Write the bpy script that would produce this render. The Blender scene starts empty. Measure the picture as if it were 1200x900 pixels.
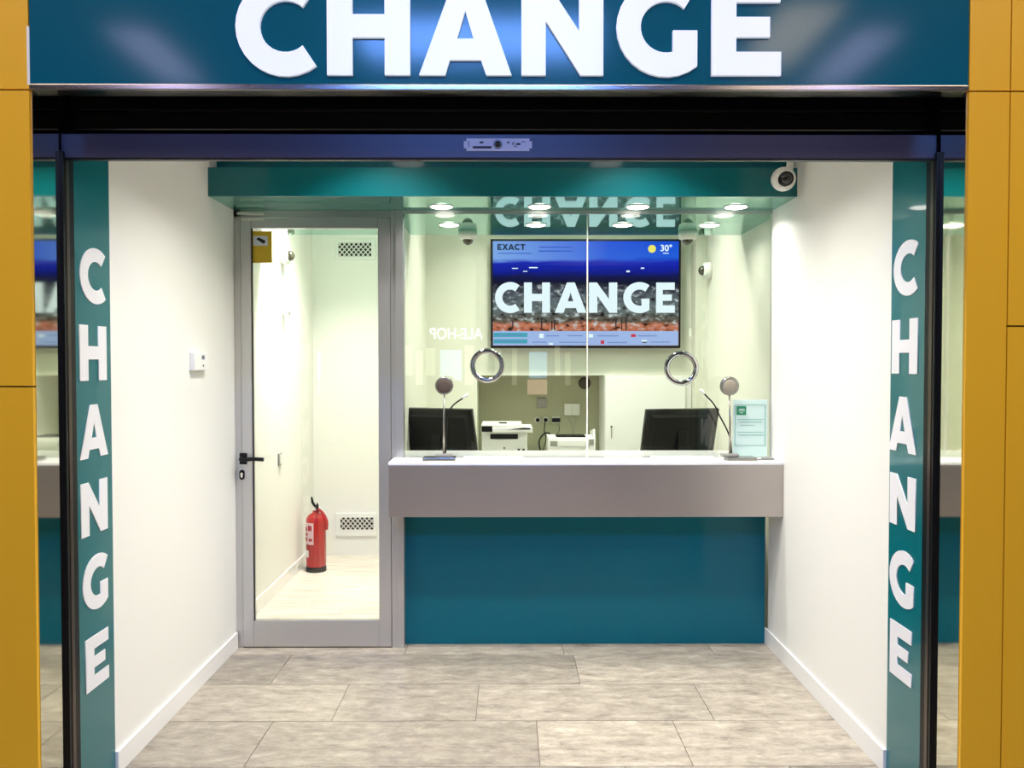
import bpy, bmesh, math, random
from mathutils import Vector, Matrix
random.seed(7)
S = bpy.context.scene
C = S.collection

# ------------------------------------------------------------------ camera
F = 1000.0                      # focal length in pixels of a 1200 x 900 frame
CAM_H = 1.55
PITCH = math.radians(1.43)      # looking slightly down
YAW = math.radians(0.29)        # and slightly to the right
cam_d = bpy.data.cameras.new('camera'); cam_d.sensor_width = 36.0; cam_d.lens = F / 1200.0 * 36.0
cam_d.clip_start = 0.05; cam_d.clip_end = 100
cam = bpy.data.objects.new('camera', cam_d); C.objects.link(cam)
cam.location = (0, 0, CAM_H)
cam.rotation_euler = (math.pi / 2 - PITCH, 0, -YAW)
S.camera = cam

# ------------------------------------------------------------------ world, exposure
w = bpy.data.worlds.new('world'); S.world = w; w.use_nodes = True
w.node_tree.nodes['Background'].inputs[0].default_value = (1.0, 0.93, 0.82, 1)
w.node_tree.nodes['Background'].inputs[1].default_value = 0.42
S.view_settings.view_transform = 'Standard'; S.view_settings.look = 'None'
S.view_settings.exposure = 0.0; S.view_settings.gamma = 1.0
S.view_settings.use_curve_mapping = False
HALL_LAMP = 4.2          # radiance of the hall's ceiling panels
W_VEST, W_SOFFIT_OUT, W_SOFFIT_IN, W_OFFICE, W_PASSAGE = 11.5, 4.2, 2.2, 16.0, 29.0

# ------------------------------------------------------------------ measuring: pixel of the photo -> point on the plane Y = depth
_R = Matrix.Rotation(-YAW, 3, 'Z') @ Matrix.Rotation(math.pi / 2 - PITCH, 3, 'X')
def P(px, py, Y):
    d = _R @ Vector(((px - 600) / F, (450 - py) / F, -1.0))
    t = Y / d.y
    return d.x * t, CAM_H + d.z * t
def PX(px, Y, py=425): return P(px, py, Y)[0]
def PZ(py, Y, px=600): return P(px, py, Y)[1]

# ------------------------------------------------------------------ materials
def lin(c):
    return tuple(((v / 255) / 12.92 if v / 255 <= 0.04045 else ((v / 255 + 0.055) / 1.055) ** 2.4) for v in c) + (1.0,)
MATS = {}
def mat(name, col, rough=0.5, metal=0.0, spec=0.5, coat=0.0, emit=0.0, ecol=None, noise=None, bump=None, aniso=None, coat_rough=0.04):
    m = bpy.data.materials.new(name); m.use_nodes = True
    nt = m.node_tree; b = nt.nodes['Principled BSDF']
    b.inputs['Base Color'].default_value = lin(col)
    b.inputs['Roughness'].default_value = rough
    b.inputs['Metallic'].default_value = metal
    b.inputs['Specular IOR Level'].default_value = spec
    b.inputs['Coat Weight'].default_value = coat
    b.inputs['Coat Roughness'].default_value = coat_rough
    if emit:
        b.inputs['Emission Color'].default_value = lin(ecol or col)
        b.inputs['Emission Strength'].default_value = emit
    if noise or bump:
        g = nt.nodes.new('ShaderNodeNewGeometry')
        mp = nt.nodes.new('ShaderNodeMapping'); nt.links.new(g.outputs['Position'], mp.inputs['Vector'])
    if noise:                                  # (scale, amount, stretch)
        sc, amt, st = noise
        mp.inputs['Scale'].default_value = st
        n = nt.nodes.new('ShaderNodeTexNoise'); n.inputs['Scale'].default_value = sc; n.inputs['Detail'].default_value = 6
        nt.links.new(mp.outputs[0], n.inputs['Vector'])
        mx = nt.nodes.new('ShaderNodeMix'); mx.data_type = 'RGBA'
        c = lin(col)
        mx.inputs['A'].default_value = tuple(v * (1 - amt) for v in c[:3]) + (1,)
        mx.inputs['B'].default_value = tuple(min(1, v * (1 + amt)) for v in c[:3]) + (1,)
        nt.links.new(n.outputs['Fac'], mx.inputs['Factor']); nt.links.new(mx.outputs['Result'], b.inputs['Base Color'])
    if bump:
        sc, amt = bump
        n2 = nt.nodes.new('ShaderNodeTexNoise'); n2.inputs['Scale'].default_value = sc; n2.inputs['Detail'].default_value = 4
        if not noise: nt.links.new(mp.outputs[0], n2.inputs['Vector'])
        else: nt.links.new(g.outputs['Position'], n2.inputs['Vector'])
        bp = nt.nodes.new('ShaderNodeBump'); bp.inputs['Strength'].default_value = amt; bp.inputs['Distance'].default_value = 0.01
        nt.links.new(n2.outputs['Fac'], bp.inputs['Height']); nt.links.new(bp.outputs[0], b.inputs['Normal'])
    MATS[name] = m
    return m

def glass(name, tint, boost=1.0, ior=1.5):
    m = bpy.data.materials.new(name); m.use_nodes = True
    nt = m.node_tree; nt.nodes.clear()
    o = nt.nodes.new('ShaderNodeOutputMaterial'); mx = nt.nodes.new('ShaderNodeMixShader')
    t = nt.nodes.new('ShaderNodeBsdfTransparent'); t.inputs[0].default_value = tint
    g = nt.nodes.new('ShaderNodeBsdfGlossy'); g.inputs['Roughness'].default_value = 0.0
    g.inputs['Color'].default_value = (boost, boost, boost, 1)
    fr = nt.nodes.new('ShaderNodeFresnel'); fr.inputs['IOR'].default_value = ior
    nt.links.new(fr.outputs[0], mx.inputs[0]); nt.links.new(t.outputs[0], mx.inputs[1]); nt.links.new(g.outputs[0], mx.inputs[2])
    nt.links.new(mx.outputs[0], o.inputs[0])
    MATS[name] = m
    return m

mat('white_wall', (238, 237, 230), 0.62, spec=0.3, bump=(260, 0.03))
mat('cream_wall', (224, 224, 208), 0.55, spec=0.35, bump=(260, 0.03))
mat('niche_wall', (176, 175, 146), 0.6, spec=0.3, bump=(200, 0.03))
mat('white_gloss', (242, 241, 238), 0.25)
mat('teal', (0, 104, 112), 0.3, spec=0.3, coat=0.6, coat_rough=0.05, noise=(3, 0.05, (1, 1, 1)))
mat('teal_sign', (0, 88, 112), 0.5, spec=0.05, coat=0.6, coat_rough=0.11)
mat('teal_satin', (0, 100, 118), 0.4, spec=0.12, coat=0.28, coat_rough=0.08, noise=(2, 0.06, (1, 1, 1)))
mat('soffit_gloss', (86, 176, 158), 0.03, metal=0.62, spec=0.5)
mat('letter_lit', (226, 236, 252), 0.3, emit=0.4, ecol=(232, 241, 255))
mat('letter_white', (236, 236, 240), 0.4)
mat('steel', (186, 178, 172), 0.34, metal=0.85, noise=(2.2, 0.12, (1, 1, 1)), bump=(30, 0.02))
mat('steel_trim', (200, 195, 195), 0.18, metal=1.0)
mat('aluminium', (200, 199, 198), 0.34, metal=0.75)
mat('mirror_steel', (222, 222, 206), 0.045, metal=1.0)
mat('yellow', (236, 180, 36), 0.42, spec=0.4, noise=(1.5, 0.05, (1, 1, 1)), bump=(300, 0.02))
mat('joint_dark', (70, 14, 12), 0.8)
mat('joint_grout', (120, 110, 96), 0.9)
mat('black', (7, 7, 8), 0.4, spec=0.3)
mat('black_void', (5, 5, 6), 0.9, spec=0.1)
mat('lining_grey', (74, 72, 72), 0.6)
mat('shutter', (9, 9, 10), 0.35, spec=0.4)
mat('black_gloss', (9, 10, 10), 0.14)
mat('header_metal', (66, 64, 82), 0.32, metal=0.25)
mat('bronze', (96, 84, 76), 0.3, metal=0.8)
mat('sticker', (226, 228, 240), 0.5)
mat('print_dark', (40, 42, 66), 0.6)
mat('print_grey', (150, 160, 176), 0.6)
mat('lens_black', (6, 6, 8), 0.05, coat=1.0)
mat('dome_smoke', (66, 62, 44), 0.08, coat=1.0)
mat('plastic_white', (238, 238, 232), 0.35)
mat('plastic_grey', (150, 148, 140), 0.4)
mat('plastic_off', (224, 224, 214), 0.4)
mat('chrome', (226, 226, 224), 0.06, metal=1.0)
mat('ring_chrome', (205, 205, 203), 0.05, metal=1.0)
mat('brushed', (158, 155, 148), 0.25, metal=0.95)
mat('speaker_mesh', (78, 62, 54), 0.6, bump=(900, 0.4))
mat('speaker_pale', (162, 152, 132), 0.6, bump=(900, 0.4))
mat('red', (176, 14, 16), 0.22, coat=0.6)
mat('label_pink', (228, 196, 200), 0.5)
mat('label_red', (170, 40, 50), 0.5)
mat('rubber', (26, 24, 20), 0.7)
mat('sticker_yellow', (212, 176, 30), 0.45)
mat('mint', (206, 228, 218), 0.25)
mat('mint_print', (150, 190, 176), 0.5)
mat('green_logo', (20, 138, 92), 0.4)
mat('lamp_on', (255, 252, 244), 0.5, emit=9.0, ecol=(255, 250, 238))
mat('downlight_rim', (236, 236, 232), 0.35)
mat('vent_hole', (40, 36, 30), 0.8)
mat('hall_stone', (150, 128, 96), 0.4, noise=(3, 0.15, (1, 1, 1)))
mat('hall_plaster', (92, 82, 66), 0.8)
mat('hall_dark', (34, 32, 30), 0.8)
mat('shop_panel', (96, 98, 88), 0.5)
mat('shop_cream_glow', (232, 226, 190), 0.5, emit=1.0, ecol=(255, 250, 230))  # glow in the material replaces the shop's lighting on its shelves
mat('shop_white', (240, 240, 240), 0.5, emit=9.0, ecol=(255, 255, 255))
mat('shop_blue', (150, 200, 240), 0.4, emit=4.0, ecol=(150, 205, 245))
mat('shop_pink', (240, 200, 180), 0.4, emit=3.2, ecol=(255, 205, 180))
mat('hall_lamp_cool', (150, 180, 255), 0.5, emit=HALL_LAMP * 12.0, ecol=(112, 158, 255))
mat('hall_lamp_warm', (255, 240, 215), 0.5, emit=HALL_LAMP * 2.15, ecol=(255, 234, 206))
mat('hall_lamp_violet', (215, 205, 255), 0.5, emit=HALL_LAMP * 2.2, ecol=(216, 206, 255))
glass('glass_clear', (0.965, 0.98, 0.95, 1))
glass('glass_door', (0.992, 0.993, 0.988, 1))

def stone_tile():
    m = bpy.data.materials.new('stone_tile'); m.use_nodes = True
    nt = m.node_tree; b = nt.nodes['Principled BSDF']
    g = nt.nodes.new('ShaderNodeNewGeometry'); oi = nt.nodes.new('ShaderNodeObjectInfo')
    add = nt.nodes.new('ShaderNodeVectorMath'); add.operation = 'MULTIPLY_ADD'
    comb = nt.nodes.new('ShaderNodeCombineXYZ')
    nt.links.new(oi.outputs['Random'], comb.inputs[0]); nt.links.new(oi.outputs['Random'], comb.inputs[1])
    nt.links.new(comb.outputs[0], add.inputs[0]); add.inputs[1].default_value = (9, 5, 3)
    mp = nt.nodes.new('ShaderNodeMapping'); mp.inputs['Scale'].default_value = (2.2, 5.0, 1)
    nt.links.new(g.outputs['Position'], mp.inputs['Vector']); nt.links.new(mp.outputs[0], add.inputs[2])
    n = nt.nodes.new('ShaderNodeTexNoise'); n.inputs['Scale'].default_value = 3.2; n.inputs['Detail'].default_value = 14; n.inputs['Roughness'].default_value = 0.8
    n.inputs['Distortion'].default_value = 0.25
    nt.links.new(add.outputs[0], n.inputs['Vector'])
    r = nt.nodes.new('ShaderNodeValToRGB')
    e = r.color_ramp.elements
    e[0].position = 0.32; e[0].color = lin((118, 111, 97)); e[1].position = 0.68; e[1].color = lin((210, 203, 186))
    x = e.new(0.47); x.color = lin((164, 154, 138)); x = e.new(0.56); x.color = lin((182, 172, 154))
    nt.links.new(n.outputs['Fac'], r.inputs[0])
    hs = nt.nodes.new('ShaderNodeHueSaturation')
    mr = nt.nodes.new('ShaderNodeMapRange'); mr.inputs['To Min'].default_value = 0.72; mr.inputs['To Max'].default_value = 1.16
    nt.links.new(oi.outputs['Random'], mr.inputs[0]); nt.links.new(mr.outputs[0], hs.inputs['Value'])
    nt.links.new(r.outputs[0], hs.inputs['Color']); nt.links.new(hs.outputs[0], b.inputs['Base Color'])
    b.inputs['Roughness'].default_value = 0.36; b.inputs['Specular IOR Level'].default_value = 0.4
    bp = nt.nodes.new('ShaderNodeBump'); bp.inputs['Strength'].default_value = 0.10; bp.inputs['Distance'].default_value = 0.004
    nt.links.new(n.outputs['Fac'], bp.inputs['Height']); nt.links.new(bp.outputs[0], b.inputs['Normal'])
    MATS['stone_tile'] = m
stone_tile()

def plank_wood():
    m = bpy.data.materials.new('pale_wood'); m.use_nodes = True
    nt = m.node_tree; b = nt.nodes['Principled BSDF']
    g = nt.nodes.new('ShaderNodeNewGeometry'); oi = nt.nodes.new('ShaderNodeObjectInfo')
    mp = nt.nodes.new('ShaderNodeMapping'); mp.inputs['Scale'].default_value = (2.0, 26, 1)
    nt.links.new(g.outputs['Position'], mp.inputs['Vector'])
    n = nt.nodes.new('ShaderNodeTexNoise'); n.inputs['Scale'].default_value = 1.6; n.inputs['Detail'].default_value = 5
    nt.links.new(mp.outputs[0], n.inputs['Vector'])
    r = nt.nodes.new('ShaderNodeValToRGB'); e = r.color_ramp.elements
    e[0].position = 0.3; e[0].color = lin((206, 194, 176)); e[1].position = 0.62; e[1].color = lin((240, 232, 216))
    nt.links.new(n.outputs['Fac'], r.inputs[0])
    hs = nt.nodes.new('ShaderNodeHueSaturation')
    mr = nt.nodes.new('ShaderNodeMapRange'); mr.inputs['To Min'].default_value = 0.9; mr.inputs['To Max'].default_value = 1.05
    nt.links.new(oi.outputs['Random'], mr.inputs[0]); nt.links.new(mr.outputs[0], hs.inputs['Value'])
    nt.links.new(r.outputs[0], hs.inputs['Color']); nt.links.new(hs.outputs[0], b.inputs['Base Color'])
    b.inputs['Roughness'].default_value = 0.4
    MATS['pale_wood'] = m
plank_wood()

def screen_material():
    m = bpy.data.materials.new('screen_picture'); m.use_nodes = True
    nt = m.node_tree; b = nt.nodes['Principled BSDF']; L = nt.links.new
    tc = nt.nodes.new('ShaderNodeTexCoord'); sp = nt.nodes.new('ShaderNodeSeparateXYZ'); L(tc.outputs['UV'], sp.inputs[0])
    # coastline: the height is bent a little by noise before the colour bands
    mp = nt.nodes.new('ShaderNodeMapping'); mp.inputs['Scale'].default_value = (3.2, 9, 1); L(tc.outputs['UV'], mp.inputs['Vector'])
    n = nt.nodes.new('ShaderNodeTexNoise'); n.inputs['Scale'].default_value = 1.5; n.inputs['Detail'].default_value = 5; L(mp.outputs[0], n.inputs['Vector'])
    ma = nt.nodes.new('ShaderNodeMath'); ma.operation = 'MULTIPLY_ADD'; ma.inputs[1].default_value = 0.09; L(n.outputs['Fac'], ma.inputs[0])
    su = nt.nodes.new('ShaderNodeMath'); su.operation = 'SUBTRACT'; su.inputs[1].default_value = 0.045; L(sp.outputs[1], su.inputs[0]); L(su.outputs[0], ma.inputs[2])
    r = nt.nodes.new('ShaderNodeValToRGB'); e = r.color_ramp.elements
    stops = [(0.15, (190, 110, 80)), (0.20, (206, 128, 98)), (0.235, (96, 88, 74)), (0.34, (104, 116, 118)), (0.48, (88, 98, 108)),
             (0.56, (52, 56, 72)), (0.60, (4, 8, 40)), (0.66, (3, 10, 80)), (0.72, (4, 24, 160)), (0.80, (4, 30, 190)), (0.84, (30, 96, 232)), (1.0, (24, 84, 230))]
    e[0].position, e[0].color = stops[0][0], lin(stops[0][1]); e[1].position, e[1].color = stops[-1][0], lin(stops[-1][1])
    for p, c in stops[1:-1]:
        x = e.new(p); x.color = lin(c)
    L(ma.outputs[0], r.inputs[0])
    # paler sky on the left of the top band
    sky = nt.nodes.new('ShaderNodeMapRange'); sky.inputs['From Min'].default_value = 0.62; sky.inputs['From Max'].default_value = 0.0; L(sp.outputs[0], sky.inputs[0])
    top = nt.nodes.new('ShaderNodeMapRange'); top.inputs['From Min'].default_value = 0.79; top.inputs['From Max'].default_value = 0.83; L(ma.outputs[0], top.inputs[0])
    mu = nt.nodes.new('ShaderNodeMath'); mu.operation = 'MULTIPLY'; L(sky.outputs[0], mu.inputs[0]); L(top.outputs[0], mu.inputs[1])
    mx = nt.nodes.new('ShaderNodeMix'); mx.data_type = 'RGBA'; L(mu.outputs[0], mx.inputs['Factor']); L(r.outputs[0], mx.inputs['A']); mx.inputs['B'].default_value = lin((132, 176, 246))
    # city lights and crowd: bright and dark specks below the sky
    mp2 = nt.nodes.new('ShaderNodeMapping'); mp2.inputs['Scale'].default_value = (26, 22, 1); L(tc.outputs['UV'], mp2.inputs['Vector'])
    n2 = nt.nodes.new('ShaderNodeTexNoise'); n2.inputs['Scale'].default_value = 1.0; n2.inputs['Detail'].default_value = 3; L(mp2.outputs[0], n2.inputs['Vector'])
    br = nt.nodes.new('ShaderNodeMapRange'); br.inputs['From Min'].default_value = 0.55; br.inputs['From Max'].default_value = 0.72; L(n2.outputs['Fac'], br.inputs[0])
    lo = nt.nodes.new('ShaderNodeMapRange'); lo.inputs['From Min'].default_value = 0.60; lo.inputs['From Max'].default_value = 0.55; L(ma.outputs[0], lo.inputs[0])
    mu2 = nt.nodes.new('ShaderNodeMath'); mu2.operation = 'MULTIPLY'; L(br.outputs[0], mu2.inputs[0]); L(lo.outputs[0], mu2.inputs[1])
    mx2 = nt.nodes.new('ShaderNodeMix'); mx2.data_type = 'RGBA'; L(mu2.outputs[0], mx2.inputs['Factor']); L(mx.outputs['Result'], mx2.inputs['A']); mx2.inputs['B'].default_value = lin((206, 218, 222))
    dk = nt.nodes.new('ShaderNodeMapRange'); dk.inputs['From Min'].default_value = 0.46; dk.inputs['From Max'].default_value = 0.32; L(n2.outputs['Fac'], dk.inputs[0])
    mu3 = nt.nodes.new('ShaderNodeMath'); mu3.operation = 'MULTIPLY'; L(dk.outputs[0], mu3.inputs[0]); L(lo.outputs[0], mu3.inputs[1])
    mx3 = nt.nodes.new('ShaderNodeMix'); mx3.data_type = 'RGBA'; L(mu3.outputs[0], mx3.inputs['Factor']); L(mx2.outputs['Result'], mx3.inputs['A']); mx3.inputs['B'].default_value = lin((24, 14, 14))
    b.inputs['Base Color'].default_value = (0.002, 0.002, 0.003, 1); b.inputs['Roughness'].default_value = 0.3; b.inputs['Specular IOR Level'].default_value = 0.08
    L(mx3.outputs['Result'], b.inputs['Emission Color']); b.inputs['Emission Strength'].default_value = 1.0
    MATS['screen_picture'] = m
screen_material()
mat('screen_letter', (20, 20, 20), 0.3, emit=1.15, ecol=(226, 244, 255))
mat('screen_navy', (5, 5, 10), 0.3, emit=1.0, ecol=(4, 6, 70))
mat('screen_text_blue', (5, 5, 10), 0.3, emit=1.0, ecol=(40, 84, 210))
mat('screen_band', (5, 5, 10), 0.3, emit=1.0, ecol=(164, 190, 244))
mat('screen_teal', (5, 5, 10), 0.3, emit=1.0, ecol=(64, 168, 190))
mat('screen_tick', (5, 5, 10), 0.3, emit=1.0, ecol=(112, 140, 206))
mat('screen_sun', (5, 5, 10), 0.3, emit=1.0, ecol=(250, 240, 110))
mat('screen_red', (5, 5, 10), 0.3, emit=1.0, ecol=(214, 40, 70))
mat('screen_black', (5, 5, 10), 0.3, emit=1.0, ecol=(40, 20, 24))

# ------------------------------------------------------------------ mesh helpers
def NB(): return bmesh.new()
def box(bm, x0, x1, y0, y1, z0, z1, bev=0.0):
    xs, ys, zs = sorted((x0, x1)), sorted((y0, y1)), sorted((z0, z1))
    v = [bm.verts.new((x, y, z)) for z in zs for y in ys for x in xs]
    fs = [bm.faces.new([v[i] for i in q]) for q in ((0, 2, 3, 1), (4, 5, 7, 6), (0, 1, 5, 4), (2, 6, 7, 3), (0, 4, 6, 2), (1, 3, 7, 5))]
    if bev:
        es = list({e for f in fs for e in f.edges})
        bmesh.ops.bevel(bm, geom=es, offset=bev, segments=2, affect='EDGES', profile=0.6)
    return bm
def lathe(bm, prof, M=None, n=28, cap=True):
    """profile (r, z) turned about Z, then moved by M"""
    M = M or Matrix.Identity(4)
    rings = []
    for r, z in prof:
        rings.append([bm.verts.new(M @ Vector((r * math.cos(2 * math.pi * k / n), r * math.sin(2 * math.pi * k / n), z))) for k in range(n)])
    for a, b in zip(rings, rings[1:]):
        for k in range(n):
            f = bm.faces.new((a[k], a[(k + 1) % n], b[(k + 1) % n], b[k])); f.smooth = True
    if cap:
        bm.faces.new(list(reversed(rings[0]))); bm.faces.new(rings[-1])
    return bm
def tube(bm, pts, r, n=10):
    pts = [Vector(p) for p in pts]
    rings = []
    up = None
    for i, p in enumerate(pts):
        t = (pts[min(i + 1, len(pts) - 1)] - pts[max(i - 1, 0)]).normalized()
        a = t.orthogonal().normalized() if up is None else (up - t * up.dot(t)).normalized()
        up = a
        b = t.cross(a)
        rr = r[i] if isinstance(r, (list, tuple)) else r
        rings.append([bm.verts.new(p + a * rr * math.cos(2 * math.pi * k / n) + b * rr * math.sin(2 * math.pi * k / n)) for k in range(n)])
    for a, b in zip(rings, rings[1:]):
        for k in range(n):
            f = bm.faces.new((a[k], a[(k + 1) % n], b[(k + 1) % n], b[k])); f.smooth = True
    bm.faces.new(list(reversed(rings[0]))); bm.faces.new(rings[-1])
    return bm
def curve_pts(ctrl, n=24):
    """Catmull-Rom through the control points"""
    c = [Vector(p) for p in ctrl]; c = [c[0] * 2 - c[1]] + c + [c[-1] * 2 - c[-2]]
    out = []
    for i in range(1, len(c) - 2):
        for k in range(n // (len(c) - 3) + 1):
            t = k / (n // (len(c) - 3) + 1)
            a, b, d, e = c[i - 1], c[i], c[i + 1], c[i + 2]
            out.append(0.5 * ((2 * b) + (d - a) * t + (2 * a - 5 * b + 4 * d - e) * t * t + (3 * b - a - 3 * d + e) * t ** 3))
    out.append(c[-2])
    return out
def prism(bm, poly, M, h):
    """flat polygon (x, y) of M's plane, thickened by h along M's z"""
    a = [bm.verts.new(M @ Vector((x, y, 0))) for x, y in poly]
    b = [bm.verts.new(M @ Vector((x, y, h))) for x, y in poly]
    bm.faces.new(list(reversed(a))); bm.faces.new(b)
    n = len(poly)
    for k in range(n): bm.faces.new((a[k], a[(k + 1) % n], b[(k + 1) % n], b[k]))
    return bm
def frame(o, right, up):
    r, u = Vector(right).normalized(), Vector(up).normalized(); n = r.cross(u)
    M = Matrix((r, u, n)).transposed().to_4x4(); M.translation = Vector(o)
    return M
def rot_to(o, axis):
    """matrix that puts the local z axis along axis at o"""
    q = Vector((0, 0, 1)).rotation_difference(Vector(axis).normalized())
    M = q.to_matrix().to_4x4(); M.translation = Vector(o)
    return M
FRONT = ((1, 0, 0), (0, 0, 1))     # faces the camera side (-Y)
ON_LEFT = ((0, 1, 0), (0, 0, 1))   # faces +X
ON_RIGHT = ((0, -1, 0), (0, 0, 1)) # faces -X
BACKWARD = ((-1, 0, 0), (0, 0, 1)) # faces +Y

def world_loc(o):
    v = Vector((0, 0, 0))
    while o: v += o.location; o = o.parent
    return v
def finish(name, me, m, parent=None, world=True):
    me.name = name
    if m: me.materials.append(MATS[m])
    o = bpy.data.objects.new(name, me); C.objects.link(o)
    if parent is not None:
        o.parent = parent
        if world: me.transform(Matrix.Translation(-world_loc(parent)))
    else:
        lo = [min(v.co[i] for v in me.vertices) for i in range(3)]; hi = [max(v.co[i] for v in me.vertices) for i in range(3)]
        c = Vector(((lo[0] + hi[0]) / 2, (lo[1] + hi[1]) / 2, lo[2]))
        me.transform(Matrix.Translation(-c)); o.location = c
    return o
def obj(name, bm, m, parent=None, world=True):
    bmesh.ops.recalc_face_normals(bm, faces=bm.faces[:])
    me = bpy.data.meshes.new(name); bm.to_mesh(me); bm.free()
    return finish(name, me, m, parent, world)
def tag(o, label, cat, group=None, kind=None):
    o['label'] = label; o['category'] = cat
    if group: o['group'] = group
    if kind: o['kind'] = kind
    return o
def thing(name, loc, label, cat, group=None, kind=None):
    o = bpy.data.objects.new(name, None); C.objects.link(o); o.location = loc
    o.empty_display_size = 0.05
    return tag(o, label, cat, group, kind)
def part_label(o, label): o['label'] = label; return o
def bx(name, m, parent, *a, bev=0.0, world=True): return obj(name, box(NB(), *a, bev=bev), m, parent, world)
def struct_box(name, m, label, cat, *a): return tag(bx(name, m, None, *a), label, cat, kind='structure')

# ---- lettering
def arc(cx, cy, r, a0, a1, n=22): return [(cx + r * math.cos(math.radians(a0 + (a1 - a0) * k / n)), cy + r * math.sin(math.radians(a0 + (a1 - a0) * k / n))) for k in range(n + 1)]
def glyph(ch):
    if ch == 'C': return [arc(.518, .5, .515, 52, 308) + arc(.518, .5, .265, 312, 48)], .83
    if ch == 'H': return [[(0, 0), (.26, 0), (.26, .385), (.59, .385), (.59, 0), (.85, 0), (.85, 1), (.59, 1), (.59, .625), (.26, .625), (.26, 1), (0, 1)]], .85
    if ch == 'A': return [[(0, 0), (.268, 0), (.315, .155), (.635, .155), (.69, 0), (.95, 0), (.60, 1), (.365, 1)], [(.39, .375), (.56, .375), (.475, .665)]], .95
    if ch == 'N': return [[(0, 0), (.25, 0), (.25, .56), (.61, 0), (.845, 0), (.845, 1), (.595, 1), (.595, .455), (.235, 1), (0, 1)]], .845
    if ch == 'G': return [arc(.518, .5, .515, 52, 308.4) + [(.838, .465), (.585, .465), (.585, .255)] + arc(.518, .5, .265, 285, 46)], .845
    if ch == 'X': return [[(0, 0), (.29, 0), (.45, .30), (.61, 0), (.90, 0), (.60, .51), (.88, 1), (.60, 1), (.45, .72), (.30, 1), (.02, 1), (.30, .51)]], .90
    if ch == 'T': return [[(.27, 0), (.53, 0), (.53, .77), (.80, .77), (.80, 1), (0, 1), (0, .77), (.27, .77)]], .80
    if ch == 'E': return [[(0, 0), (.71, 0), (.71, .245), (.25, .245), (.25, .395), (.595, .395), (.595, .605), (.25, .605), (.25, .755), (.70, .755), (.70, 1), (0, 1)]], .71
def curve_mesh(cu):
    o = bpy.data.objects.new('tmp', cu); C.objects.link(o)
    dg = bpy.context.evaluated_depsgraph_get(); dg.update()
    me = bpy.data.meshes.new_from_object(o.evaluated_get(dg))
    bpy.data.objects.remove(o); bpy.data.curves.remove(cu)
    return me
GCACHE = {}
def glyph_mesh(ch, thick):
    polys, wd = glyph(ch)
    cu = bpy.data.curves.new('g', 'CURVE'); cu.dimensions = '2D'; cu.fill_mode = 'BOTH'; cu.extrude = 0.5
    for pl in polys:
        s = cu.splines.new('POLY'); s.points.add(len(pl) - 1); s.use_cyclic_u = True
        for p, (x, y) in zip(s.points, pl): p.co = (x, y, 0, 1)
    return curve_mesh(cu), wd
def letter(ch, M, wpx, h, thick, m, parent, name='letter'):
    """one block letter: M is the frame at its lower left corner, wpx its width, h its height (metres)"""
    me, wd = glyph_mesh(ch, thick)
    me.transform(Matrix.Translation((0, 0, 0.5))); me.transform(Matrix.Diagonal((wpx / wd, h, thick, 1))); me.transform(M)
    o = finish(name, me, m, parent)
    return o
def text_mesh(body, M, h, width, thick, m, parent, name='lettering', bold=0.0, font_h=0.69):
    cu = bpy.data.curves.new('t', 'FONT'); cu.body = body; cu.size = 1.0; cu.extrude = 0.5; cu.offset = bold
    me = curve_mesh(cu)
    x0 = min(v.co.x for v in me.vertices); x1 = max(v.co.x for v in me.vertices)
    y0 = min(v.co.y for v in me.vertices); y1 = max(v.co.y for v in me.vertices)
    me.transform(Matrix.Translation((-x0, -y0, 0.5))); me.transform(Matrix.Diagonal((width / (x1 - x0), h / (y1 - y0), thick, 1))); me.transform(M)
    return finish(name, me, m, parent)
def quad(bm, x0, x1, z0, z1, Y, t=0.001):
    return box(bm, x0, x1, Y - t, Y, z0, z1)

# ------------------------------------------------------------------ main planes (metres from the camera)
XL, XR = -1.475, 1.43           # side walls of the entrance
XPL, XPR = PX(39, 2.62), PX(1131, 2.62)   # inner edges of the yellow piers
Y_PIER, Y_HEAD, Y_TEAL0, Y_WALL0 = 2.62, 2.80, 2.87, 3.18
Y_SOF0, Y_SOF1, Z_SOF = 4.23, 5.50, 2.37
Y_GLASS = 4.63; Y_BASE = 4.67; Y_LEDGE = 4.40
Y_BACK = 6.60; Y_PASS = 6.85; XO_R = 1.50; XPASS = -1.56
Z_CEIL, Z_OCEIL = 2.80, 2.95

# ================================================================== STRUCTURE
# ---- floor of the entrance: grey stone tiles
fl = struct_box('floor', 'joint_grout', 'grey stone tiled floor of the entrance in front of the counter', 'floor', XPL - .1, XPR + .1, 2.40, 4.675, -0.06, -0.004)
rows = [(4.67, 4.493, [-.55, .30, 1.10]), (4.493, 4.079, [-1.146, .35]), (4.079, 3.656, [-.763, -.139, .897]),
        (3.656, 3.238, [-1.013, .124, .713]), (3.238, 2.82, [-.62, .45, 1.08]), (2.82, 2.42, [-1.1, -.1, .8])]
for y1, y0, js in rows:
    xs = [XL - .04] + js + [XR + .04]
    for a, b in zip(xs, xs[1:]):
        bx('tile', 'stone_tile', fl, a + .0018, b - .0018, y0 + .0018, y1 - .0018, -0.008, 0.0)
# ---- hall floor behind the camera
struct_box('floor_hall', 'hall_stone', 'polished stone floor of the shopping hall seen in reflections', 'floor', -9, 9, -7, 2.40, -0.06, -0.002)
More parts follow.
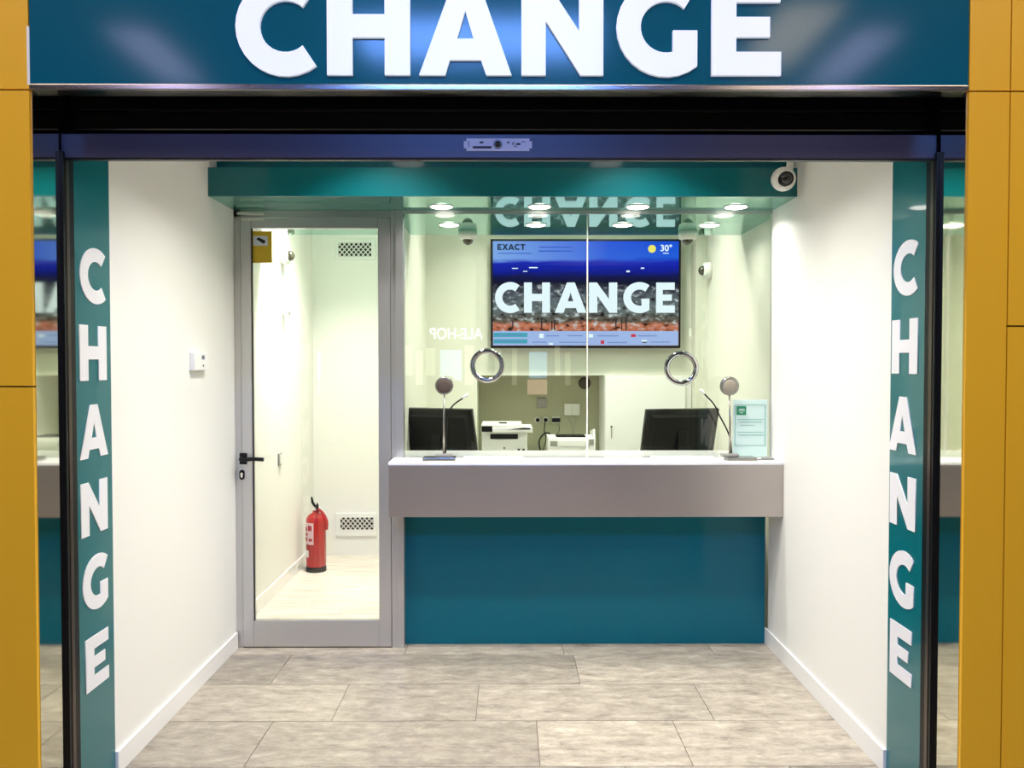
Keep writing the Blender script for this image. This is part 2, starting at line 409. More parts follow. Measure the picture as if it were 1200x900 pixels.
# ---- passage floor: pale wooden planks
pf = struct_box('floor_passage', 'joint_grout', 'pale wooden plank floor of the passage behind the glass door', 'floor', XPASS - .02, -0.69, 4.68, Y_PASS + .02, -0.05, -0.004)
y = 4.69; k = 0
while y < Y_PASS:
    y2 = min(y + .135, Y_PASS)
    j = -1.25 if k % 2 else -1.05
    bx('plank', 'pale_wood', pf, XPASS - .01, j - .0008, y + .0008, y2 - .0008, -0.008, 0.0)
    bx('plank', 'pale_wood', pf, j + .0008, -0.695, y + .0008, y2 - .0008, -0.008, 0.0)
    y = y2; k += 1
struct_box('floor_office', 'niche_wall', 'office floor behind the counter', 'floor', -0.625, XO_R, 4.68, 7.0, -0.05, 0.0)
# ---- side walls of the entrance
struct_box('wall_left', 'white_wall', 'plain white left wall of the entrance with a thermostat', 'wall', XL - .12, XL, Y_WALL0, 4.66, 0, Z_CEIL)
struct_box('wall_right', 'white_wall', 'plain white right wall of the entrance beside the counter', 'wall', XR, XR + .12, Y_WALL0, Y_GLASS + .02, 0, Z_CEIL)
tag(bx('baseboard_left', 'white_gloss', None, XL, XL + .012, Y_WALL0, 4.60, 0, .088, bev=.002), 'white baseboard along the left entrance wall', 'baseboard', kind='structure')
tag(bx('baseboard_right', 'white_gloss', None, XR - .012, XR, Y_WALL0, Y_BASE, 0, .088, bev=.002), 'white baseboard along the right entrance wall', 'baseboard', kind='structure')
# ---- ceiling of the entrance (above the header) and the wall over the opening
struct_box('ceiling', 'white_wall', 'white ceiling of the entrance', 'ceiling', XL - .12, XR + .12, 2.96, 4.34, Z_CEIL, Z_CEIL + .05)
struct_box('wall_over_opening', 'lining_grey', 'dark grey wall over the opening behind the door header', 'wall', XL - .12, XR + .12, 2.952, 2.962, 2.265, Z_CEIL + .05)
# ---- glossy teal soffit above counter and door
sof = thing('soffit_trim', (0, Y_SOF0, Z_SOF), 'glossy teal soffit running across above the counter and the glass door', 'soffit', kind='structure')
z_st = PZ(196.5, Y_SOF0)
bx('front_panel', 'teal', sof, XL, XR, Y_SOF0, Y_SOF0 + .02, Z_SOF, z_st)
bx('top_panel', 'teal', sof, XL, XR, Y_SOF0 + .02, 4.36, z_st - .02, z_st)
bx('upper_panel', 'teal_satin', sof, XL, XR, 4.34, 4.36, z_st, Z_CEIL)
bx('underside', 'soffit_gloss', sof, XL, XO_R, Y_SOF0 + .02, Y_SOF1, Z_SOF, Z_SOF + .02)
bx('back_panel', 'soffit_gloss', sof, XL, XO_R, Y_SOF1 - .02, Y_SOF1, Z_SOF + .02, Z_OCEIL)
bx('return_strip', 'white_gloss', sof, XL, XL + .006, Y_SOF0 - .002, 4.34, z_st + .001, Z_CEIL)
# ---- office and passage shell
struct_box('ceiling_office', 'white_wall', 'white office ceiling behind the soffit', 'ceiling', XPASS - .1, XO_R + .1, Y_SOF1, 7.05, Z_OCEIL, Z_OCEIL + .05)
struct_box('wall_office_right', 'cream_wall', 'pale right wall of the office behind the counter glass', 'wall', XO_R, XO_R + .1, Y_GLASS + .02, 7.05, 0, Z_OCEIL)
struct_box('wall_partition', 'cream_wall', 'partition between the passage and the office', 'wall', -0.69, -0.625, 4.70, Y_PASS, 0, Z_OCEIL)
struct_box('wall_passage_left', 'white_wall', 'bright white left wall of the passage behind the glass door', 'wall', XPASS - .1, XPASS, 4.66, Y_PASS, 0, Z_OCEIL)
struct_box('wall_passage_back', 'white_wall', 'cream end wall of the passage carrying two vent grilles', 'wall', XPASS - .1, -0.625, Y_PASS, Y_PASS + .1, 0, Z_OCEIL)
tag(bx('baseboard_passage', 'white_gloss', None, XPASS, XPASS + .012, 4.75, Y_PASS, 0, .088, bev=.002), 'white baseboard along the left wall of the passage', 'baseboard', kind='structure')
X_N0, X_N1, Z_N = PX(559, Y_BACK), PX(708, Y_BACK), PZ(440, Y_BACK)
struct_box('wall_back_panel', 'cream_wall', 'pale full-height back wall panel left of the wall television', 'wall', -0.625, X_N0, Y_BACK - .012, 7.0, 0, Z_OCEIL)
struct_box('wall_back', 'cream_wall', 'pale back wall of the office carrying the television', 'wall', X_N0, XO_R, Y_BACK, 7.0, Z_N, Z_OCEIL)
struct_box('wall_niche', 'niche_wall', 'olive back of the recess behind the printers', 'wall', X_N0 - .02, XO_R, 6.98, 7.05, 0, Z_N)
tag(bx('trim_1', 'cream_wall', None, PX(813, 6.5), XO_R - .001, 6.44, Y_BACK, 0, Z_OCEIL), 'vertical cream boxed pipe in the back right office corner', 'trim', kind='structure')

# ---- yellow piers either side of the opening
def pier(name, label, x_in, cols, side):
    s = struct_box(name, 'joint_dark', label, 'wall', min(x_in + .03, cols[-1][1]) if side > 0 else cols[-1][1], x_in - .03 if side < 0 else cols[-1][1], Y_PIER + .012, Y_PIER + .03, 0, 4.2)
    for a, b, zs in cols:
        a, b = min(a, b), max(a, b)
        for z0, z1 in zip(zs, zs[1:]):
            bx('panel', 'yellow', s, a + .002, b - .002, Y_PIER, Y_PIER + .014, z0 + .0025, z1 - .0025)
    return s
zj = PZ(106, Y_PIER)
pier('wall_front_left', 'yellow panelled pier left of the opening', XPL - .0, [(XPL, XPL - .75, [0, PZ(453, Y_PIER), zj, 3.3, 4.2]), (XPL - .75, XPL - 2.0, [0, 1.6, zj, 3.3, 4.2])], -1)
xc = PX(1179.5, Y_PIER)
pier('wall_front_right', 'yellow panelled pier right of the opening', XPR, [(XPR, xc, [0, zj, 3.3, 4.2]), (xc, xc + .75, [0, PZ(382, Y_PIER), zj, 3.3, 4.2]), (xc + .75, xc + 1.9, [0, 1.6, zj, 3.3, 4.2])], 1)
# mirror-polished returns of the piers
struct_box('trim_2', 'mirror_steel', 'mirror-polished steel return beside the left yellow pier', 'trim', XPL - .03, XPL, Y_PIER + .0145, 2.785, 0, 2.40)
struct_box('trim_3', 'mirror_steel', 'mirror-polished steel return beside the right yellow pier', 'trim', XPR, XPR + .03, Y_PIER + .0145, 2.785, 0, 2.40)
# dark door posts
for nm, lab, x, s in (('left', 'left', XPL, -1), ('right', 'right', XPR, 1)):
    t = thing('door_post', (x, 2.82, 0), 'dark %s post of the automatic door, beside the %s teal letter panel' % (lab, lab), 'door post', 'dark door posts', 'structure')
    bx('profile', 'black', t, x + s * .10, x - s * .004, 2.785, 2.87, 0, 2.235)
    bx('cover_strip', 'bronze', t, x - s * .0042, x - s * .007, 2.815, 2.835, 0, 2.235)
    bx('seal', 'black', t, x - s * .0042, x - s * .012, 2.786, 2.798, 0, 2.235)

# ---- automatic door header and black shutter recess
zh0, zh1 = PZ(185.5, Y_HEAD), PZ(157, Y_HEAD)
hd = thing('door_header', (0, Y_HEAD, zh0), 'dark violet-grey automatic door header across the opening', 'door header', kind='structure')
xh0, xh1 = PX(69, Y_HEAD, 170), PX(1098, Y_HEAD, 170)
bx('cover', 'header_metal', hd, xh0, xh1, Y_HEAD, Y_HEAD + .03, zh0, zh1, bev=.003)
bx('gasket', 'black', hd, xh0 - .02, xh1 + .02, Y_HEAD + .006, Y_HEAD + .03, zh0 - .004, zh0)
bx('end_cover', 'header_metal', hd, XPL, xh0 - .008, Y_HEAD + .004, Y_HEAD + .03, PZ(184, Y_HEAD), PZ(164, Y_HEAD))
bx('end_cover', 'header_metal', hd, xh1 + .008, XPR, Y_HEAD + .004, Y_HEAD + .03, PZ(184, Y_HEAD), PZ(164, Y_HEAD))
# sensor plate with notched corners on the header
sx0, sz0 = P(543.5, 177, Y_HEAD); sx1, sz1 = P(623.5, 162.5, Y_HEAD)
sp = thing('sensor_plate', (PX(583, Y_HEAD), Y_HEAD, sz0), 'white notched sensor label on the middle of the dark door header', 'sensor')
n_ = .010
bm = NB(); n2 = .0085
prism(bm, [(n2, 0), (sx1 - sx0 - n2, 0), (sx1 - sx0 - n2, n2), (sx1 - sx0, n2), (sx1 - sx0, sz1 - sz0 - n2), (sx1 - sx0 - n2, sz1 - sz0 - n2), (sx1 - sx0 - n2, sz1 - sz0), (n2, sz1 - sz0), (n2, sz1 - sz0 - n2), (0, sz1 - sz0 - n2), (0, n2), (n2, n2)], frame((sx0, Y_HEAD, sz0), *FRONT), .0025)
obj('plate', bm, 'sticker', sp)
M = frame((PX(583.5, Y_HEAD), Y_HEAD - .0025, PZ(169.5, Y_HEAD)), *FRONT)
obj('ring', lathe(NB(), [(.0155, 0), (.0155, .002), (.012, .003)], M), 'print_grey', sp)
obj('lens', lathe(NB(), [(.010, 0), (.010, .004), (.006, .006), (.001, .007)], M), 'lens_black', sp)
def marks(parent, m, rects, Y, t=.0008, name='print_line'):
    for (a, b, c, d) in rects:
        x0, z1 = P(a, b, Y); x1, z0 = P(c, d, Y)
        bx(name, m, parent, x0, x1, Y - t, Y, z0, z1)
marks(sp, 'print_dark', [(554, 171.3, 576, 174), (562, 165.8, 566.5, 168), (594.5, 166, 597, 168), (605, 167.8, 610, 170)], Y_HEAD - .0025)
marks(sp, 'print_grey', [(548.5, 165, 550, 172.5), (600, 166.5, 603, 170), (611, 165.5, 616, 167), (602, 170.5, 606, 172.5)], Y_HEAD - .0025)
# recess box
zs0 = PZ(99.5, Y_PIER); zs1 = PZ(106.5, Y_PIER)
rc = thing('shutter_recess', (0, 2.9, zh1), 'black roller shutter recess between the sign and the door header', 'recess', kind='structure')
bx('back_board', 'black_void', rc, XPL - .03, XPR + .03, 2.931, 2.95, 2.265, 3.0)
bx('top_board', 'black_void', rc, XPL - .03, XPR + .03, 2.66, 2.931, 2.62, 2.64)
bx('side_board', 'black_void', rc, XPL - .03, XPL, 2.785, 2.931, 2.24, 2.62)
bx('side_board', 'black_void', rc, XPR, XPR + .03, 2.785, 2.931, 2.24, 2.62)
bx('shutter_slat', 'shutter', rc, XPL + .01, XPR - .01, 2.845, 2.86, PZ(130, 2.845), PZ(109, 2.845), bev=.004)
bx('shutter_slat', 'shutter', rc, XPL + .01, XPR - .01, 2.845, 2.86, PZ(152, 2.845), PZ(132, 2.845), bev=.004)
bx('shutter_edge', 'bronze', rc, XPL + .2, XPR - .3, 2.842, 2.846, PZ(131.8, 2.845), PZ(130.6, 2.845))
# ---- fascia above the sign up to the hall ceiling
struct_box('wall_over_sign', 'hall_plaster', 'plain wall above the big sign', 'wall', XPL, XPR, Y_PIER + .03, Y_PIER + .1, 3.05, 4.2)

# ---- the hall behind the camera, seen only in reflections
HZ = 4.2
struct_box('ceiling_hall', 'hall_dark', 'ceiling of the shopping hall with lamp panels', 'ceiling', -9, 9, -7, Y_PIER + .1, HZ, HZ + .05)
struct_box('wall_shop_opposite', 'hall_plaster', 'front wall of the shop across the hall', 'wall', -9, 9, -7.0, -6.6, 0, HZ)

# ================================================================== GLAZING AND DOOR
# ---- counter glass
x_g0, x_g1 = PX(473, Y_GLASS), XR
z_c = 1.035
win = thing('window_1', (0, Y_GLASS, z_c), 'tall two-pane security glass standing on the counter', 'window', kind='structure')
xs_ = PX(688, Y_GLASS)
for a, b in ((x_g0, xs_ - .002), (xs_ + .002, x_g1)):
    bx('pane', 'glass_clear', win, a, b, Y_GLASS - .005, Y_GLASS + .005, z_c + .001, Z_SOF - .016)
bx('joint_strip', 'plastic_off', win, xs_ - .0035, xs_ + .0035, Y_GLASS - .0055, Y_GLASS + .0055, z_c + .001, Z_SOF - .016)
bx('top_channel', 'aluminium', win, x_g0, x_g1, Y_GLASS - .009, Y_GLASS + .009, Z_SOF - .016, Z_SOF)
# ---- aluminium framed glass door
Y_D = 4.62
door = thing('door_1', (PX(370, Y_D), Y_D, 0), 'aluminium framed glass door left of the counter', 'door', kind='structure')
xd0, xdA = XL, PX(283.5, Y_D); xdB = PX(296, Y_D); xdC = PX(443.5, Y_D); xdD = PX(458, Y_D); xdE = PX(473, Y_D)
zt0, zt1 = PZ(268, Y_D), PZ(256, Y_D); zb0, zb1 = PZ(750.5, Y_D), PZ(727, Y_D)
bx('jamb', 'aluminium', door, xd0, xdA - .003, Y_D + .0, Y_D + .06, 0, Z_SOF, bev=.002)
bx('jamb', 'aluminium', door, xdD + .003, xdE, Y_D - .01, Y_D + .06, 0, Z_SOF, bev=.002)
bx('post_edge', 'aluminium', door, PX(464.5, Y_D), xdE + .001, Y_D - .018, Y_D - .01, 0, Z_SOF, bev=.002)
bx('head_rail', 'aluminium', door, xd0, xdE, Y_D, Y_D + .06, zt1 + .004, Z_SOF, bev=.002)
leaf = bx('leaf_frame', 'aluminium', door, xdA, xdB, Y_D - .012, Y_D + .035, .006, zt1, bev=.003)
bx('stile', 'aluminium', door, xdC, xdD, Y_D - .012, Y_D + .035, .006, zt1, bev=.003)
bx('top_rail', 'aluminium', door, xdB, xdC, Y_D - .0115, Y_D + .035, zt0, zt1, bev=.003)
bx('bottom_rail', 'aluminium', door, xdB, xdC, Y_D - .0115, Y_D + .035, .006, zb1, bev=.003)
bx('threshold', 'bronze', door, xdA, xdD, Y_D - .01, Y_D + .05, 0, .005)
bx('pane', 'glass_door', door, xdB, xdC, Y_D + .006, Y_D + .014, zb1, zt0)
bx('glazing_bead', 'rubber', door, xdB, xdB + .004, Y_D - .011, Y_D + .006, zb1, zt0)
bx('glazing_bead', 'aluminium', door, xdB, xdC, Y_D - .011, Y_D + .006, zb1, zb1 + .004)
bx('closer_cover', 'plastic_off', door, PX(280, Y_D), PX(311, Y_D), Y_D - .016, Y_D, PZ(252.5, Y_D), PZ(249.5, Y_D))
bx('closer_cover', 'plastic_off', door, PX(284, Y_D), PX(311, Y_D), Y_D - .017, Y_D - .012, PZ(259.5, Y_D), PZ(256, Y_D))
# lever handle
hx, hz = P(285, 537, Y_D)
hl = bx('handle_plate', 'black', door, PX(281, Y_D), PX(289.5, Y_D), Y_D - .020, Y_D - .012, PZ(543.5, Y_D), PZ(530.5, Y_D), bev=.002)
hb = tube(NB(), curve_pts([(hx, Y_D - .02, hz), (hx + .004, Y_D - .055, hz), (hx + .03, Y_D - .062, hz), (hx + .08, Y_D - .062, hz + .002), (hx + .128, Y_D - .060, hz - .001)], 28), .0105)
obj('lever', hb, 'black', hl)
lx, lz = P(284.5, 556, Y_D)
obj('lock_plate', prism(NB(), arc(0, .013, .014, 0, 180, 10) + arc(0, -.013, .014, 180, 360, 10), frame((lx, Y_D - .012, lz), *FRONT), .005), 'black', door)
obj('lock_cylinder', prism(NB(), arc(0, .006, .007, 0, 180, 8) + arc(0, -.010, .005, 180, 360, 8), frame((lx, Y_D - .017, lz), *FRONT), .004), 'chrome', door)

# ================================================================== SIGNS
# ---- big fascia sign
sg = thing('fascia_sign', (0, Y_PIER, zs1), 'large glossy teal sign with lit white letters above the opening', 'sign')
bx('panel', 'teal_sign', sg, XPL + .002, XPR - .002, Y_PIER, Y_PIER + .03, zs0, 3.05)
bx('bottom_trim', 'steel_trim', sg, XPL + .002, XPR - .002, Y_PIER - .006, Y_PIER + .06, zs1, zs0, bev=.003)
bx('gap_light_strip', 'white_gloss', sg, XPL - .006, XPL + .002, Y_PIER - .001, Y_PIER + .02, zs0 - .002, PZ(32, Y_PIER))  # white strip stands in for light showing through the gap beside the pier
zb_ = PZ(89.5, Y_PIER); ht = PZ(-24, Y_PIER) - zb_
for ch, a, b in zip('CHANGE', (277, 384, 491.5, 611, 721.5, 833), (371, 481, 599.5, 706.5, 817, 914)):
    x0, x1 = PX(a, Y_PIER, 60), PX(b, Y_PIER, 60)
    letter(ch, frame((x0, Y_PIER, zb_), *FRONT), x1 - x0, ht, .012, 'letter_lit', sg)
# ---- vertical letter panels on the side walls
def wall_depth(px, py, X):
    """depth at which the line of sight through (px, py) meets the plane x = X"""
    d = _R @ Vector(((px - 600) / F, (450 - py) / F, -1.0)); t = X / d.x
    return d.y * t, CAM_H + d.z * t
def letter_panel(side, X, spans, lab):
    t = thing('letter_panel', (X, 3.03, 0), lab, 'sign', 'vertical letter panels')
    bx('panel', 'teal', t, X - side * 0, X + side * .1, Y_TEAL0, Y_WALL0, 0, 2.8)
    for ch, (x0, x1, ya, yb) in zip('CHANGE', spans):
        xm = (x0 + x1) / 2
        dA, _ = wall_depth(x0, (ya + yb) / 2, X); dB, _ = wall_depth(x1, (ya + yb) / 2, X)
        _, zt = wall_depth(xm, ya, X); _, zb = wall_depth(xm, yb, X)
        if side < 0: M = frame((X, dA, zb), *ON_LEFT)
        else: M = frame((X, dA, zb), *ON_RIGHT)
        letter(ch, M, abs(dB - dA), zt - zb, .003, 'letter_white', t)
    return t
letter_panel(-1, XL, [(92.5, 122.5, 291, 355), (92.5, 124, 381.5, 446), (92.3, 125.5, 474, 536), (94.2, 125.3, 563.5, 625.5), (96, 126, 651, 714), (100, 126.8, 742.5, 804)], 'tall teal panel of white letters on the left side of the opening')
letter_panel(1, XR, [(1048, 1076.5, 283, 346), (1046, 1076, 374, 438), (1042.5, 1075, 465, 530), (1043.5, 1073.5, 557, 618), (1043, 1071.5, 645.5, 710), (1043.5, 1069, 732.5, 797)], 'tall teal panel of white letters on the right side of the opening')

# ================================================================== COUNTER
cx0, cx1 = PX(461.5, Y_BASE), XR
ct = thing('service_counter', ((cx0 + cx1) / 2, Y_BASE, 0), 'service counter with teal front panel and projecting steel band', 'counter')
bx('front_panel', 'teal_satin', ct, cx0, cx1 - .012, Y_BASE, Y_BASE + .02, .0, .77)
bx('plinth', 'black', ct, cx0, cx1 - .012, Y_BASE + .004, Y_BASE + .02, -.002, .0)
bx('side_panel', 'plastic_off', ct, PX(456, Y_BASE), cx0 - .001, Y_BASE + .004, Y_BASE + .03, 0, .77)
lx0, lx1 = PX(454.5, Y_LEDGE), XR - .001
zl0, zl1 = PZ(606, Y_LEDGE), PZ(545, Y_LEDGE)
bx('steel_band', 'steel', ct, lx0, lx1, Y_LEDGE, Y_LEDGE + .012, zl0, zl1, bev=.002)
bx('band_underside', 'steel', ct, lx0, lx1, Y_LEDGE + .012, Y_BASE, zl0, zl0 + .012)
bx('band_end', 'steel', ct, lx0, lx0 + .012, Y_LEDGE + .012, Y_BASE - .06, zl0 + .012, zl1)
bx('inner_body', 'plastic_off', ct, cx0 + .02, cx1 - .012, Y_BASE + .05, Y_BASE + .24, .02, .98)
wt = tag(bx('countertop', 'white_gloss', None, lx0, lx1, Y_LEDGE + .001, 5.0, zl1, z_c, bev=.002), 'white countertop slab lying on the steel counter band', 'countertop')

# speak-through rings on the glass
for px, py, lab in ((571, 428.5, 'round chrome speak-through ring on the glass left of the pane joint'), (798, 431.5, 'round chrome speak-through ring on the glass right of the pane joint')):
    x, z = P(px, py, Y_GLASS)
    t = thing('speak_ring', (x, Y_GLASS - .006, z), lab, 'ring', 'speak-through rings')
    M = frame((x, Y_GLASS - .0055, z), *FRONT)
    obj('outer_ring', lathe(NB(), [(.066, 0), (.093, 0), (.094, .006), (.092, .013), (.088, .016), (.072, .0165), (.068, .013), (.066, .006), (.066, 0)], M, 48, cap=False), 'ring_chrome', t)
    for k in range(4):
        a = math.radians(45 + 90 * k)
        obj('screw', lathe(NB(), [(.004, .016), (.004, .019), (.001, .020)], M @ Matrix.Translation((.08 * math.cos(a), .08 * math.sin(a), 0)), 8), 'black', t)

# intercoms: base, stem with round speaker, gooseneck microphone
def intercom(base, stem_x, head, r_head, neck, lab, hm, wide, gr=.84):
    Yb = 4.50
    bx_, bz = PX(base, Yb), z_c
    t = thing('intercom', (bx_, Yb, bz), lab, 'intercom', 'counter intercoms')
    bx('base', 'brushed', t, bx_ - wide, bx_ + wide, Yb - .055, Yb + .045, z_c, z_c + .018, bev=.003)
    sx = PX(stem_x, Yb)
    bx('base_cover', 'plastic_grey', t, sx - .045, sx + .045, Yb - .02, Yb + .035, z_c + .018, z_c + .034, bev=.006)
    hx, hz = P(head[0], head[1], Yb)
    obj('stem', tube(NB(), [(sx, Yb, z_c + .028), (sx, Yb, z_c + .2), (hx, Yb + .004, hz - r_head * .8)], [.0065, .005, .004]), 'brushed', t)
    M = frame((hx, Yb + .012, hz), *FRONT)
    h = obj('speaker_head', lathe(NB(), [(r_head * .7, -.004), (r_head, .002), (r_head, .014), (r_head * .9, .020), (r_head * .86, .020)], M, 32), 'brushed', t)
    obj('speaker_grille', lathe(NB(), [(r_head * gr, .0185), (r_head * gr * .95, .0215), (r_head * .4, .0235), (.001, .024)], M, 32, cap=False), hm, h)
    pts = [(PX(a, Yb + dy), Yb + dy, PZ(b, Yb + dy)) for a, b, dy in neck]
    g = obj('gooseneck', tube(NB(), curve_pts(pts, 30), .0042), 'black', t)
    d = (Vector(pts[-1]) - Vector(pts[-2])).normalized(); e = Vector(pts[-1])
    obj('microphone', tube(NB(), [e - d * .004, e + d * .004, e + d * .024, e + d * .03], [.005, .008, .008, .004]), 'plastic_off', g)
intercom(515, 520, (520.5, 452), .048, [(522, 531, .01), (522, 510, .012), (524, 490, .014), (530, 476, .016), (543, 466, .016)], 'counter intercom with dark round speaker and gooseneck in front of the left monitor', 'speaker_mesh', .085)
intercom(868, 856, (855, 452.5), .050, [(858, 531, .02), (855, 510, .02), (844, 488, .02), (837, 474, .02), (825, 461, .02)], 'counter intercom with pale round speaker beside the mint notice stand', 'speaker_pale', .075, .70)

# coin trays let into the countertop
for a, b, y0, y1, lab in ((764, 838, 538.5, 532, 'white coin tray on the countertop in front of the right monitor'), (543, 613, 537.5, 532, 'white coin tray on the countertop right of the dark speaker intercom')):
    Y0 = 4.545
    x0, x1 = PX(a, Y0), PX(b, Y0)
    t = thing('coin_tray', ((x0 + x1) / 2, Y0, z_c), lab, 'tray', 'coin trays')
    bx('dish', 'plastic_off', t, x0, x1, Y0 - .06, Y0 + .06, z_c, z_c + .006, bev=.003)
    for q in ((x0, x1, Y0 - .06, Y0 - .053), (x0, x1, Y0 + .053, Y0 + .06), (x0, x0 + .007, Y0 - .053, Y0 + .053), (x1 - .007, x1, Y0 - .053, Y0 + .053)):
        bx('rim', 'plastic_off', t, q[0], q[1], q[2], q[3], z_c + .006, z_c + .012, bev=.002)

# mint notice stand
YN = 4.59
nx0, nz1 = P(859, 468.5, YN); nx1, nz0 = P(899, 529, YN)
t = thing('notice_stand', ((nx0 + nx1) / 2, YN, z_c), 'pale mint notice in an acrylic stand on the right end of the countertop', 'notice')
bx('sheet', 'mint', t, nx0, nx1, YN, YN + .004, z_c + .008, nz1, bev=.0012)
bx('stand_foot', 'chrome', t, nx0 - .004, nx1 + .004, YN - .025, YN + .03, z_c, z_c + .008, bev=.002)
marks(t, 'mint_print', [(861, 475, 862, 522.5), (896, 474.5, 897, 522.5), (862, 474, 896, 475), (861, 521.5, 897, 522.5)], YN, name='border_line')
bx('logo', 'green_logo', t, PX(863.5, YN), PX(874.8, YN), YN - .0012, YN, PZ(486.5, YN), PZ(476, YN))
marks(t, 'mint', [(866, 479, 872.5, 480.2), (865.3, 481.2, 873, 482), (867, 483.3, 871, 484)], YN - .0012, .0006, 'logo_stroke')
marks(t, 'mint_print', [(864, 491, 895, 492.2), (866, 494, 893, 495.3), (867, 498, 884, 499), (864, 506, 894, 507.2), (865, 509.3, 895, 510.6)], YN)

# ---- keys and small metal piece at the right end of the countertop
t = thing('clip', (PX(902, 4.5), 4.5, z_c), 'small grey metal clip beside the notice stand by the right wall', 'clip')
Yk = 4.5
obj('body', tube(NB(), [(PX(893, Yk), Yk, z_c + .009), (PX(899, Yk), Yk - .01, z_c + .010), (PX(907, Yk), Yk - .02, z_c + .007)], [.007, .009, .005]), 'plastic_grey', t)
obj('ring', tube(NB(), [(PX(893, Yk) - .012 + .012 * math.cos(a), Yk + .012 * math.sin(a), z_c + .003) for a in [k * math.pi / 8 for k in range(17)]], .002, 6), 'brushed', t)

# ================================================================== OFFICE
# staff desk and monitors
Y_M = 5.40
dk = thing('staff_desk', (.4, 5.35, 0), 'white staff desk behind the counter carrying the monitors', 'desk')
bx('desk_top', 'plastic_off', dk, -.60, 1.45, 5.02, 5.75, .72, .745)
for x in (-.55, 1.38): bx('leg', 'plastic_grey', dk, x, x + .05, 5.1, 5.15, 0, .72); bx('leg', 'plastic_grey', dk, x, x + .05, 5.6, 5.65, 0, .72)
def monitor(xc, ztop, wd, yaw, tilt, roll, lab):
    t = thing('monitor', (xc, Y_M, .745), lab, 'monitor', 'desk monitors')
    t.rotation_euler = (0, 0, math.radians(yaw))
    hh = .33; zt = ztop - .745
    R = Matrix.Translation((0, .02, zt - hh)) @ Matrix.Rotation(math.radians(roll), 4, 'Y') @ Matrix.Rotation(math.radians(tilt), 4, 'X')
    bm = box(NB(), -wd / 2, wd / 2, 0, .028, 0, hh, bev=.005); bm.transform(R)
    obj('housing', bm, 'black_gloss', t, False)
    bm = NB()       # raised back with a sloping shoulder
    a, b = wd / 2 - .03, wd / 2 - .07
    pl = [(-a, .02, 0), (a, .02, 0), (a, .02, hh - .03), (-a, .02, hh - .03)]
    v0 = [bm.verts.new((x, 0, z)) for x, _, z in pl]; v1 = [bm.verts.new((x * .92, -.022, z * .9 + .015)) for x, _, z in pl]
    bm.faces.new(v1)
    for k in range(4): bm.faces.new((v0[k], v0[(k + 1) % 4], v1[(k + 1) % 4], v1[k]))
    bm.transform(R); obj('back_shell', bm, 'black', t, False)
    bm = box(NB(), -wd / 2 + .012, wd / 2 - .012, .028, .030, .018, hh - .012); bm.transform(R)
    obj('screen', bm, 'lens_black', t, False)
    bx('neck', 'black', t, -.035, .035, -.05, .0, .01, zt - hh * .45, bev=.004, world=False)
    bx('foot', 'black', t, -.12, .12, -.12, .09, 0, .012, bev=.004, world=False)
    bm = lathe(NB(), [(.012, 0), (.012, .002), (.001, .0025)], frame((.02, -.0225, hh * .42), *FRONT), 16); bm.transform(R)
    obj('emblem', bm, 'plastic_grey', t, False)
monitor(PX(514, Y_M), PZ(476, Y_M), .515, -20, 17, 0, 'black desk monitor seen from behind at the left window')
monitor(PX(796, Y_M), PZ(477.5, Y_M), .515, 18, 14, 0, 'black desk monitor seen from behind at the right window')

# back worktop with printers
bw = thing('back_worktop', (.25, 6.45, 0), 'pale worktop along the office back wall under the television', 'worktop')
bx('board', 'plastic_off', bw, X_N0 - .37, X_N1 - .01, 6.12, 6.58, .80, .83)
bx('shelf_back', 'plastic_off', bw, X_N0 + .002, X_N1 - .01, 6.58, 6.975, .80, .83)
for x in (X_N0 - .35, X_N1 - .06): bx('leg', 'plastic_off', bw, x, x + .04, 6.2, 6.5, 0, .80)
# all-in-one printer
Yp = 6.22
a0, a1 = PX(564, Yp), PX(624, Yp); zt = PZ(497, Yp)
t = thing('printer', ((a0 + a1) / 2, Yp, .83), 'white all-in-one printer with scanner lid, left of the wall sockets', 'printer')
m1 = PX(564.5, Yp); m2 = PX(618, Yp)
bx('body', 'plastic_white', t, m1, m2, Yp, Yp + .33, .83, PZ(507, Yp), bev=.006)
bx('output_slot', 'black', t, PX(574.5, Yp), PX(607, Yp), Yp - .004, Yp + .05, PZ(514.5, Yp), PZ(508.5, Yp))
bx('scanner', 'plastic_white', t, a0, a1, Yp - .03, Yp + .34, PZ(507, Yp) + .001, PZ(501, Yp), bev=.006)
bx('lid', 'plastic_white', t, a0, PX(612, Yp), Yp - .02, Yp + .34, PZ(501, Yp) + .0005, zt, bev=.008)
bx('control_screen', 'black_gloss', t, PX(564.5, Yp), PX(577, Yp), Yp - .036, Yp - .03, PZ(505.5, Yp), PZ(499, Yp))
bm = NB(); prism(bm, [(0, 0), (.165, 0), (.165, .012), (.11, .014)], frame((PX(595, Yp), Yp - .034, PZ(503, Yp)), *FRONT), .004); obj('feeder_slot', bm, 'black', t)
bx('feeder_knob', 'black', t, PX(584.5, Yp), PX(594, Yp), Yp + .05, Yp + .09, zt, zt + .008)
obj('emblem', lathe(NB(), [(.009, 0), (.009, .002)], frame((PX(591, Yp), Yp, PZ(525, Yp)), *FRONT), 16), 'plastic_grey', t)
for q in (608, 613.5): bx('button', 'black', t, PX(q - 1.5, Yp), PX(q + 1.5, Yp), Yp - .003, Yp, PZ(528.5, Yp), PZ(526, Yp))
